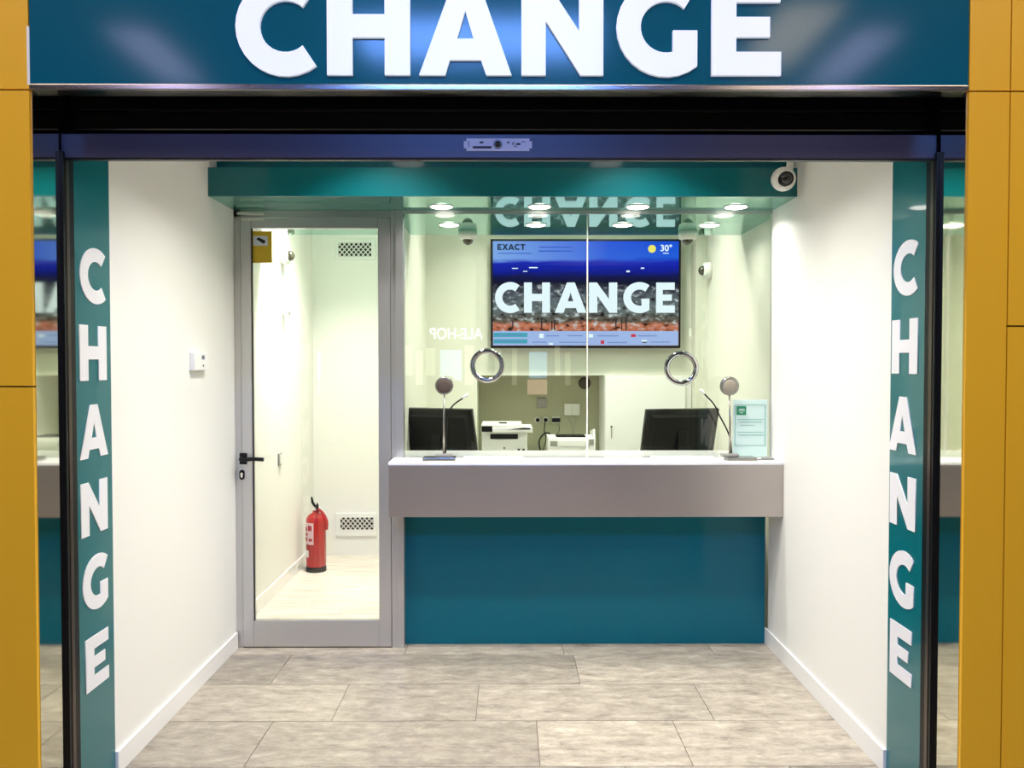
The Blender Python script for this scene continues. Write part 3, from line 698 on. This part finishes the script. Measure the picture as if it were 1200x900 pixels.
# document scanner / printer
a0, a1 = PX(642.5, Yp), PX(701, Yp)
t = thing('compact_printer', ((a0 + a1) / 2, Yp, .83), 'low white printer with dark top slot, below the hanging cables', 'printer')
bx('body', 'plastic_white', t, a0, PX(697, Yp), Yp, Yp + .30, .83, PZ(513, Yp), bev=.008)
bx('front_lid', 'plastic_white', t, PX(654, Yp), PX(690, Yp), Yp - .012, Yp, PZ(523, Yp), PZ(516, Yp), bev=.003)
bx('top_slot', 'black', t, PX(652.5, Yp), PX(687, Yp), Yp + .04, Yp + .2, PZ(513, Yp), PZ(513, Yp) + .010)
bm = NB(); x = PX(696, Yp)
prism(bm, [(0, 0), (.30, 0), (.27, .20), (.06, .23)], frame((x, Yp, .83), *ON_LEFT), .016); obj('side_cheek', bm, 'plastic_white', t)
bx('control_panel', 'plastic_grey', t, PX(690.5, Yp), PX(696, Yp), Yp - .004, Yp, PZ(521, Yp), PZ(515, Yp))
bx('control_panel', 'plastic_grey', t, PX(645, Yp), PX(653, Yp), Yp - .004, Yp, PZ(523, Yp), PZ(517, Yp))

# sockets, plugs and cables on the niche wall
YW = 6.98
def wall_rect(px0, py0, px1, py1, Y): 
    x0, z1 = P(px0, py0, Y); x1, z0 = P(px1, py1, Y); return x0, x1, z0, z1
x0, x1, z0, z1 = wall_rect(661, 473, 679, 486.5, YW)
t = thing('junction_box', ((x0 + x1) / 2, YW, z0), 'white double junction box on the recess wall right of the black plugs', 'junction box')
bx('body', 'plastic_off', t, x0, x1, YW - .03, YW, z0, z1, bev=.004)
bx('lid_joint', 'plastic_grey', t, (x0 + x1) / 2 - .001, (x0 + x1) / 2 + .001, YW - .0308, YW - .03, z0 + .006, z1 - .006)
x0, x1, z0, z1 = wall_rect(629, 466, 640.5, 478, YW)
tag(bx('wall_box', 'plastic_grey', None, x0, x1, YW - .02, YW, z0, z1, bev=.004), 'small grey square box on the recess wall above the black plugs', 'wall box')
for i, (px, lab) in enumerate(((630, 'leftmost round black plug on the recess wall'), (639.5, 'second round black plug on the recess wall with a hanging cable'))):
    x, z = P(px, 492, YW)
    t = thing('wall_plug', (x, YW, z), lab, 'plug', 'black plugs on the recess wall')
    M = frame((x, YW, z), *FRONT)
    obj('socket', lathe(NB(), [(.026, 0), (.026, .008), (.022, .010)], M, 20), 'plastic_off', t)
    obj('plug', lathe(NB(), [(.016, .010), (.017, .02), (.012, .036), (.006, .040)], M, 16), 'black', t)
x, z = P(651.5, 492, YW)
t = thing('power_adapter', (x, YW, z), 'long black power adapter plugged in the recess wall beside the round plugs', 'adapter')
bx('body', 'black', t, x - .033, x + .033, YW - .045, YW - .006, z - .016, z + .016, bev=.006)
bx('socket', 'plastic_off', t, x - .03, x + .03, YW - .006, YW, z - .028, z + .028)
def cable(ctrl, lab, r=.004, m='black'):
    pts = [(PX(a, Y), Y, PZ(b, Y)) for a, b, Y in ctrl]
    tag(obj('cable', tube(NB(), curve_pts(pts, 30), r, 8), m), lab, 'cable', 'cables in the recess')
cable([(639, 494, 6.945), (638, 505, 6.94), (640, 514, 6.9), (637, 526, 6.85), (636, 531, 6.8)], 'black cable hanging from the second round plug')
cable([(634, 531, 6.8), (632, 517, 6.83), (638, 508, 6.85), (645, 509, 6.85), (643, 520, 6.8)], 'looped black cable between the two printers', .006)
cable([(655, 496, 6.94), (655, 506, 6.93), (648, 513, 6.9)], 'thin cable dropping from the long black adapter', .0025)
cable([(666, 488, 6.95), (669, 496, 6.95), (672, 505, 6.94), (672.5, 511, 6.93)], 'left of two thin grey cables under the white junction box', .0025, 'plastic_grey')
cable([(675.5, 488, 6.95), (674, 498, 6.95), (672.8, 505, 6.935), (672.3, 511, 6.925)], 'right of two thin grey cables under the white junction box', .0025, 'plastic_grey')
x, z = P(685, 449, YW)  # dark disc added on the recess wall, its purpose unknown
t = thing('wall_disc', (x, YW, z), 'round olive disc high in the recess by the cabinet', 'speaker')
M = frame((x, YW, z), *FRONT)
obj('rim', lathe(NB(), [(.048, 0), (.05, .012), (.044, .02)], M, 24), 'dome_smoke', t)
obj('grille', lathe(NB(), [(.043, .0195), (.03, .022), (.001, .023)], M, 24, cap=False), 'speaker_mesh', t)

# white cabinet with lock, right of the recess
c0, c1 = X_N1, PX(813, 6.5) - .004
t = thing('cabinet', ((c0 + c1) / 2, 6.55, 0), 'white cabinet with lock below the right end of the television', 'cabinet')
bx('carcass', 'plastic_white', t, c0, c1, 6.56, 6.97, 0, Z_N - .002)
d = bx('door', 'plastic_white', t, c0 + .004, c1 - .05, 6.538, 6.558, .05, Z_N - .008, bev=.002)
x, z = P(716.5, 500, 6.538)
obj('lock', lathe(NB(), [(.010, 0), (.010, .006), (.006, .007)], frame((x, 6.538, z), *FRONT), 14), 'chrome', d)
bx('keyring_tag', 'plastic_grey', d, x - .004, x + .004, 6.53, 6.534, z - .09, z - .012)

# ================================================================== TELEVISION
Y_TV = 6.50
tx0, tz1 = P(575, 280, Y_TV); tx1, tz0 = P(797.5, 408, Y_TV)
tv = thing('television', ((tx0 + tx1) / 2, Y_TV, tz0), 'large wall television showing a blue city skyline with big white letters', 'television')
bx('housing', 'black', tv, tx0, tx1, Y_TV, Y_TV + .05, tz0, tz1, bev=.004)
bx('wall_mount', 'black', tv, (tx0 + tx1) / 2 - .2, (tx0 + tx1) / 2 + .2, Y_TV + .05, Y_BACK, tz0 + .25, tz1 - .2)
sx0, sz1 = P(577.5, 282.5, Y_TV); sx1, sz0 = P(795, 405, Y_TV)
me = bpy.data.meshes.new('screen'); ys = Y_TV - .001
me.from_pydata([(sx0, ys, sz0), (sx1, ys, sz0), (sx1, ys, sz1), (sx0, ys, sz1)], [], [(0, 1, 2, 3)])
uv = me.uv_layers.new(name='UVMap')
for i, c in enumerate(((0, 0), (1, 0), (1, 1), (0, 1))): uv.data[i].uv = c
scr = finish('screen', me, 'screen_picture', tv)
ys2 = ys - .0008
zb_ = PZ(366.5, Y_TV); ht = PZ(331, Y_TV) - zb_
for ch, a, b in zip('CHANGE', (580, 614, 650, 690, 730, 768.5), (608.5, 644.5, 687, 723, 761, 790.5)):
    letter(ch, frame((PX(a, Y_TV), ys2, zb_), *FRONT), PX(b, Y_TV) - PX(a, Y_TV), ht, .001, 'screen_letter', scr)
def tvtext(s, a, b, c, d_, m, bold=.02): 
    x0, z1 = P(a, b, Y_TV); x1, z0 = P(c, d_, Y_TV)
    text_mesh(s, frame((x0, ys2, z0), *FRONT), z1 - z0, x1 - x0, .001, m, scr, 'caption', bold)
for ch, a, b in zip('EXACT', (583, 588.6, 595.5, 602.6, 609.6), (588, 595.4, 602.6, 609, 615.6)):
    letter(ch, frame((PX(a, Y_TV), ys2, PZ(293, Y_TV)), *FRONT), PX(b, Y_TV) - PX(a, Y_TV), PZ(286, Y_TV) - PZ(293, Y_TV), .001, 'screen_navy', scr, 'caption_letter')
tvtext('30°', 774, 286.5, 787.5, 294.5, 'screen_letter', .02)
marks(scr, 'screen_text_blue', [(584, 296.4, 623, 297.4), (632, 289, 671, 290.4), (631, 293.5, 671, 295)], ys, .0009, 'small_print')
marks(scr, 'screen_letter', [(777, 296.3, 783.5, 297.3)], ys, .0009, 'small_print')
M = frame((PX(763.5, Y_TV), ys, PZ(291.5, Y_TV)), *FRONT)
obj('sun_icon', lathe(NB(), [(.03, 0), (.03, .001)], M, 24), 'screen_sun', scr)
bnd = []
marks(scr, 'screen_band', [(577.8, 388, 794.8, 404.8)], ys, .0006, 'ticker_band')
marks(scr, 'screen_teal', [(578.5, 390, 618, 395), (578.5, 397.5, 618, 402.5)], ys - .0006, .0006, 'ticker_tab')
marks(scr, 'screen_tick', [(640, 393, 655, 394.2), (665, 392.8, 683, 394), (700, 393, 725, 394.2), (747, 393, 770, 394.2), (624, 400.5, 640, 401.6), (655, 400.6, 690, 401.7), (712, 400.8, 735, 402), (762, 400.4, 785, 401.5), (583, 392, 612, 393), (583, 399.5, 612, 400.5)], ys - .0012, .0005, 'ticker_text')
marks(scr, 'screen_red', [(739.5, 391.5, 745, 395), (704, 399, 708, 403)], ys - .0006, .0006, 'flag')
marks(scr, 'screen_letter', [(690, 391.5, 695, 395.5), (632, 391, 637, 396), (752, 398.5, 758, 400.4), (643, 402, 648, 404), (600, 314, 607, 315), (620, 313, 630, 314.3), (613, 317.5, 618, 318.5), (734, 317, 738, 319), (751, 313.5, 755, 315)], ys - .0006, .0006, 'bright_mark')
marks(scr, 'screen_black', [(752.5, 400.4, 758, 401.8), (634, 372, 635.5, 387), (646, 376, 647.5, 387), (649, 375, 650.5, 387), (733, 371, 734.5, 387), (721, 373, 722.5, 387), (728, 372, 729.2, 387), (600, 376, 601.5, 386)], ys - .0006, .0006, 'dark_figure')

# ================================================================== LIGHTS IN THE PLACE
def area(name, loc, watts, size, parent, col=(1, .98, .94), spread=150):
    l = bpy.data.lights.new(name, 'AREA'); l.shape = 'DISK'; l.size = size; l.energy = watts; l.color = col; l.spread = math.radians(spread)
    o = bpy.data.objects.new(name, l); C.objects.link(o); o.parent = parent; o.location = Vector(loc) - world_loc(parent)
    return o
def downlight(x, y, z, watts, lab, grp, r=.055, col=(1, .98, .935), spread=150):
    t = thing('downlight', (x, y, z), lab, 'downlight', grp)
    obj('rim', lathe(NB(), [(r, 0), (r * 1.15, 0), (r * 1.15, -.004), (r, -.003), (r, 0)], Matrix.Translation((x, y, z)), 24, cap=False), 'downlight_rim', t)
    obj('lens', lathe(NB(), [(r * .98, -.001), (r * .98, -.006), (r * .6, -.011), (r * .2, -.013)], Matrix.Translation((x, y, z)), 24), 'lamp_on', t)
    area('lamp', (x, y, z - .014), watts, r * 1.5, t, col, spread)
ordn = ['leftmost', 'second from the left', 'third from the left', 'rightmost']
for row, (Yr, wts, nm) in enumerate(((4.50, W_SOFFIT_OUT, 'front row of soffit downlights'), (5.09, W_SOFFIT_IN, 'back row of soffit downlights'))):
    for i, px in enumerate((518, 632, 746, 860)):
        downlight(PX(px, 4.52), Yr, Z_SOF, wts, 'round downlight in the teal soffit, %s of the %s row' % (ordn[i], 'front' if row == 0 else 'back'), nm)
for i, (x, y) in enumerate(((-.62, 3.30), (.62, 3.30), (-.62, 3.80), (.62, 3.80))):
    downlight(x, y, Z_CEIL, W_VEST, 'entrance ceiling downlight hidden by the door header, %s %s' % (('near', 'far')[i // 2], ('left', 'right')[i % 2]), 'entrance ceiling downlights', .10, spread=115)
for x, lab in ((.05, 'left'), (.85, 'right')):
    downlight(x, 5.85, Z_OCEIL, W_OFFICE, 'office ceiling downlight above the %s staff place' % lab, 'office ceiling downlights', .16, spread=120)
downlight(-1.10, 5.70, Z_OCEIL, W_PASSAGE, 'passage ceiling downlight behind the glass door', None, .14, spread=105)

# ================================================================== CAMERAS, WALL PIECES
# turret camera at the soffit corner
Yc = 4.12
x, z = P(918, 210, Yc)
t = thing('turret_camera', (x, Yc, z), 'white turret security camera in front of the right end of the soffit', 'camera')
obj('stem', tube(NB(), curve_pts([(x + .045, Yc + .03, Z_CEIL), (x + .045, Yc + .03, z + .12), (x + .035, Yc + .02, z + .05)], 12), .018), 'plastic_white', t)
q = Vector((-x * .35, -Yc, CAM_H - z)).normalized()
obj('ball', lathe(NB(), [(.001, -.058)] + [(.058 * math.cos(a), .058 * math.sin(a)) for a in [math.radians(-80 + 10 * k) for k in range(14)]] + [(.034, .046)], rot_to((x, Yc, z), q), 32, cap=False), 'plastic_white', t)
Mb = rot_to((x, Yc, z), (q + Vector((.10, 0, .06))).normalized())
f = obj('face', lathe(NB(), [(.036, .040), (.034, .052), (.028, .055)], Mb, 28), 'black_gloss', t)
obj('lens', lathe(NB(), [(.026, .054), (.020, .062), (.008, .066), (.001, .067)], Mb, 24, cap=False), 'lens_black', f)
# dome cameras
def dome(loc, axis, r, lab, m='dome_smoke'):
    t = thing('dome_camera', loc, lab, 'camera', 'dome cameras')
    M = rot_to(loc, axis)
    obj('base', lathe(NB(), [(r * 1.0, 0), (r * 1.02, r * .35), (r * .92, r * .8), (r * .62, r * .9)], M, 28), 'plastic_white', t)
    obj('dome', lathe(NB(), [(r * .60 * math.cos(a), r * .85 + r * .62 * math.sin(a)) for a in [math.radians(9 * k) for k in range(10)]] , M, 24, cap=False), m, t)
for px, lab in ((548, 'dome camera under the soffit left of the television'), (806, 'dome camera under the soffit at the right end of the television')):
    dome((PX(px, 5.36, 275), 5.36, Z_SOF), (0, 0, -1), .058, lab)
dome((XO_R, 6.32, PZ(317, 6.32)), (-1, 0, 0), .062, 'dome camera on the right office wall beside the television')
dome((XPASS, 5.92, PZ(300, 5.92)), (1, -.1, 0), .062, 'dome camera high on the left passage wall')
# passage wall pieces
z = PZ(361, 5.95)
t = thing('motion_detector', (XPASS, 5.95, z), 'white motion detector below the dome camera in the passage', 'detector')
bx('body', 'plastic_white', t, XPASS, XPASS + .045, 5.91, 5.97, z - .055, z + .06, bev=.012)
obj('lens', lathe(NB(), [(.022, 0), (.02, .012), (.008, .02), (.001, .021)], rot_to((XPASS + .04, 5.935, z - .025), (1, -.3, -.3)), 16, cap=False), 'plastic_off', t)
z = PZ(538, 5.82)
t = thing('light_switch', (XPASS, 5.82, z), 'small grey switch on the left passage wall at handle height', 'switch')
bx('plate', 'plastic_grey', t, XPASS, XPASS + .010, 5.78, 5.86, z - .042, z + .042, bev=.002)
bx('rocker', 'plastic_off', t, XPASS + .010, XPASS + .016, 5.79, 5.85, z - .032, z + .032, bev=.002)
# conduit down the passage corner
xcn = PX(366.5, 6.83)
# vents
def vent(px0, py0, px1, py1, hx0, hy0, hx1, hy1, lab):
    Y = Y_PASS
    x0, x1, z0, z1 = wall_rect(px0, py0, px1, py1, Y)
    t = thing('vent_grille', ((x0 + x1) / 2, Y, z0), lab, 'vent', 'vent grilles')
    bx('plate', 'plastic_white', t, x0, x1, Y - .014, Y, z0, z1, bev=.004)
    a0, a1, b0, b1 = wall_rect(hx0, hy0, hx1, hy1, Y - .014)
    bx('opening', 'vent_hole', t, a0, a1, Y - .0148, Y - .014, b0, b1)
    # crossing diagonal bars, each clipped to the opening
    wd, hh = a1 - a0, b1 - b0; n = 7
    for sgn, nm in ((1, 'bar'), (-1, 'bar')):
        for k in range(-5, n + 1):
            sx = k * wd / n; pts = []
            s0, s1 = 0.0, 1.0
            run = hh * .9
            if sx < 0: s0 = -sx / run
            if sx + run > wd: s1 = (wd - sx) / run
            if s1 - s0 < .05: continue
            zz = (lambda s: b0 + hh * s) if sgn > 0 else (lambda s: b1 - hh * s)
            tk = .0048
            bm = NB(); pl = [(a0 + sx + run * s0 - tk, zz(s0)), (a0 + sx + run * s0 + tk, zz(s0)), (a0 + sx + run * s1 + tk, zz(s1)), (a0 + sx + run * s1 - tk, zz(s1))]
            prism(bm, pl, frame((0, Y - .0148, 0), *FRONT), .002)
            obj('bar', bm, 'plastic_white', t)
vent(393, 280.5, 440, 305, 396.5, 284.5, 435, 300.5, 'upper white vent grille at the top of the passage end wall')
vent(394, 601, 442, 628, 399, 606.5, 437.5, 620.5, 'lower white vent grille near the passage floor by the fire extinguisher')
# thermostat on the left wall
dT, zT = wall_depth(229, 423.5, XL)
t = thing('thermostat', (XL, dT, zT), 'small white thermostat on the left entrance wall', 'thermostat')
d0, _ = wall_depth(220, 424, XL); d1, _ = wall_depth(238.5, 424, XL)
_, z0 = wall_depth(229, 434, XL); _, z1 = wall_depth(229, 413, XL)
bx('body', 'plastic_white', t, XL, XL + .026, d0 + .02, d1, z0, z1, bev=.003)
bx('display', 'print_grey', t, XL + .026, XL + .0268, dT + .01, dT + .05, zT + .008, zT + .03)
bx('digits', 'black', t, XL + .0268, XL + .0272, dT + .018, dT + .042, zT + .013, zT + .025)
obj('knob', lathe(NB(), [(.006, 0), (.006, .003), (.004, .004)], rot_to((XL + .026, dT + .03, zT - .02), (1, 0, 0)), 14), 'plastic_grey', t)
# warning sticker on the door glass
Yg = Y_D + .0055
x0, x1, z0, z1 = wall_rect(293, 271, 319, 308, Yg)
x0 = xdB + .001
t = thing('camera_notice', ((x0 + x1) / 2, Yg, z0), 'yellow camera warning sticker in the top corner of the door glass', 'sticker')
bx('sheet', 'sticker_yellow', t, x0, x1, Yg - .0012, Yg, z0, z1)
a0, a1, b0, b1 = wall_rect(297, 276.5, 314, 288, Yg)
bx('white_field', 'sticker', t, a0, a1, Yg - .0018, Yg - .0012, b0, b1)
bm = NB(); w_ = a1 - a0; h_ = b1 - b0
prism(bm, [(w_ * .2, h_ * .66), (w_ * .36, h_ * .86), (w_ * .84, h_ * .52), (w_ * .80, h_ * .28), (w_ * .66, h_ * .22)], frame((a0, Yg - .0018, b0), *FRONT), .0006)
obj('camera_symbol', bm, 'black', t)
x0_, x1_, z0_, z1_ = wall_rect(298, 291, 316, 305, Yg)
# fire extinguisher
Ye = 6.33
xe = PX(369.2, Ye); r = .0735
t = thing('fire_extinguisher', (xe, Ye, 0), 'red fire extinguisher on the passage floor behind the glass door', 'fire extinguisher')
zt = PZ(601, Ye); M = Matrix.Translation((xe, Ye, 0))
obj('base_ring', lathe(NB(), [(r * .95, 0), (r * 1.01, .004), (r * 1.01, .035), (r * .97, .04)], M, 32), 'rubber', t)
obj('cylinder', lathe(NB(), [(r * .97, .038), (r, .045), (r, zt - .06), (r * .95, zt - .035), (r * .75, zt - .012), (r * .45, zt), (.024, zt + .006), (.022, zt + .02)], M, 36), 'red', t)
v = obj('valve', lathe(NB(), [(.017, zt + .018), (.017, zt + .05), (.012, zt + .055)], M, 16), 'chrome', t)
obj('carry_handle', tube(NB(), [(xe + .005, Ye - .01, zt + .04), (xe + .022, Ye - .05, zt + .055), (xe + .03, Ye - .085, zt + .085)], [.012, .011, .008]), 'black', v)
obj('squeeze_lever', tube(NB(), [(xe - .004, Ye - .01, zt + .052), (xe - .018, Ye - .03, zt + .085), (xe - .02, Ye - .05, zt + .125)], [.010, .010, .007]), 'black', v)
obj('gauge', lathe(NB(), [(.013, 0), (.013, .008), (.010, .009)], frame((xe - .004, Ye - .017, zt + .034), *FRONT), 16), 'plastic_white', v)
obj('hose', tube(NB(), curve_pts([(xe + .012, Ye - .005, zt + .035), (xe + .055, Ye - .01, zt + .0), (xe + .085, Ye - .02, zt - .06), (xe + .083, Ye - .02, zt - .12)], 20), .0105), 'red', t)
def wrap(a0, a1, z0, z1, rr):
    bm = NB(); n = 12
    A = [math.radians(a0 + (a1 - a0) * k / n) for k in range(n + 1)]
    v0 = [bm.verts.new((xe + rr * math.cos(a), Ye + rr * math.sin(a), z0)) for a in A]; v1 = [bm.verts.new((xe + rr * math.cos(a), Ye + rr * math.sin(a), z1)) for a in A]
    u0 = [bm.verts.new((xe + (rr - .002) * math.cos(a), Ye + (rr - .002) * math.sin(a), z0)) for a in A]; u1 = [bm.verts.new((xe + (rr - .002) * math.cos(a), Ye + (rr - .002) * math.sin(a), z1)) for a in A]
    for k in range(n):
        bm.faces.new((v0[k], v0[k + 1], v1[k + 1], v1[k])); bm.faces.new((u0[k], u1[k], u1[k + 1], u0[k + 1]))
        bm.faces.new((v1[k], v1[k + 1], u1[k + 1], u1[k])); bm.faces.new((v0[k], u0[k], u0[k + 1], v0[k + 1]))
    bm.faces.new((v0[0], v1[0], u1[0], u0[0])); bm.faces.new((v0[n], u0[n], u1[n], v1[n]))
    return bm
lb = obj('instruction_label', wrap(188, 268, PZ(636, Ye), PZ(611, Ye), r + .0012), 'label_pink', t)
for (a, b, c, d) in ((195, 225, 632, 628), (200, 222, 621, 616), (232, 258, 620, 614), (238, 260, 632, 629), (200, 228, 626, 623)):
    obj('label_picture', wrap(a, b, PZ(c, Ye), PZ(d, Ye), r + .0020), 'label_red', lb)
obj('check_tag', wrap(190, 235, PZ(651, Ye), PZ(643, Ye), r + .0012), 'plastic_white', t)

# ================================================================== ACROSS THE HALL (reflected in the glass)
YS = -6.6
sgn = thing('shop_sign', (1.0, YS, 2.0), 'white lit shop name of the shop opposite, mirrored in the counter glass', 'sign')
Dv = 2 * Y_GLASS - YS           # depth of the mirrored image
x0, z0 = P(565.5, 397.5, Dv); x1, z1 = P(504, 384.5, Dv)
bx('board', 'shop_panel', sgn, x0 + .8, x1 - .8, YS, YS + .04, z0 - .10, z1 + .3)
text_mesh('ALE-HOP', frame((x0, YS + .04, z0), *BACKWARD), z1 - z0, x0 - x1, .03, 'shop_white', sgn, 'lettering', .0)
for a, b, c, d, m, nm, lab in ((516, 410, 541, 446, 'shop_blue', 'display_screen', 'left pale blue display in the shop opposite, mirrored in the glass'),
                           (620, 412, 641, 443, 'shop_blue', 'display_screen', 'right pale blue display in the shop opposite, mirrored in the glass'),
                           (618, 445, 641, 462, 'shop_pink', 'display_screen', 'pink lit display below the right blue one, mirrored in the glass')):
    xa, za = P(a, b, Dv); xb, zb = P(c, d, Dv)
    tag(bx(nm, m, None, xa, xb, YS, YS + .06, zb, za, bev=.01), lab, 'display')
for i, (a, b) in enumerate(((476, 484), (488, 496), (500, 510), (545, 556), (580, 588), (600, 606), (650, 656), (662, 668))):
    xa, za = P(a, 404 + (i * 7) % 10, Dv); xb, zb = P(b, 440 + (i * 11) % 22, Dv)
    tag(bx('shelf_column', 'shop_cream_glow', None, xa, xb, YS, YS + .12, max(.0, zb), za, bev=.01), 'cream shelf column with painted-in glow in the shop opposite, mirrored in the glass', 'shelf', 'glowing shelf columns opposite')
# hall ceiling lamp panels
def hall_lamp(x, y, wx, wy, m, lab):
    t = thing('lamp_panel', (x, y, HZ), lab, 'lamp', 'hall ceiling lamps')
    bx('frame', 'plastic_white', t, x - wx / 2 - .03, x + wx / 2 + .03, y - wy / 2 - .03, y + wy / 2 + .03, HZ - .03, HZ)
    bx('diffuser', m, t, x - wx / 2, x + wx / 2, y - wy / 2, y + wy / 2, HZ - .036, HZ - .03)
hall_lamp(-.25, -1.75, 1.9, .8, 'hall_lamp_cool', 'wide cool blue lamp panel on the hall ceiling, reflected in the sign')
hall_lamp(2.25, -1.7, .45, 1.3, 'hall_lamp_warm', 'warm lamp panel on the hall ceiling, reflected beside the last sign letter')
hall_lamp(2.95, -2.2, .35, 1.3, 'hall_lamp_violet', 'violet-white lamp panel on the hall ceiling, right of the narrow warm one')
hall_lamp(-3.0, -2.2, .35, 1.3, 'hall_lamp_violet', 'violet-white lamp panel on the hall ceiling, left of the blue one')
for x, nm in ((-2.6, 'left'), (0.0, 'middle'), (2.6, 'right')): hall_lamp(x, .55, 1.7, 1.0, 'hall_lamp_warm', 'large added warm lamp panel on the hall ceiling near the sign, %s of three' % nm)  # unseen panels added to brighten the piers, clear of the sign's reflection
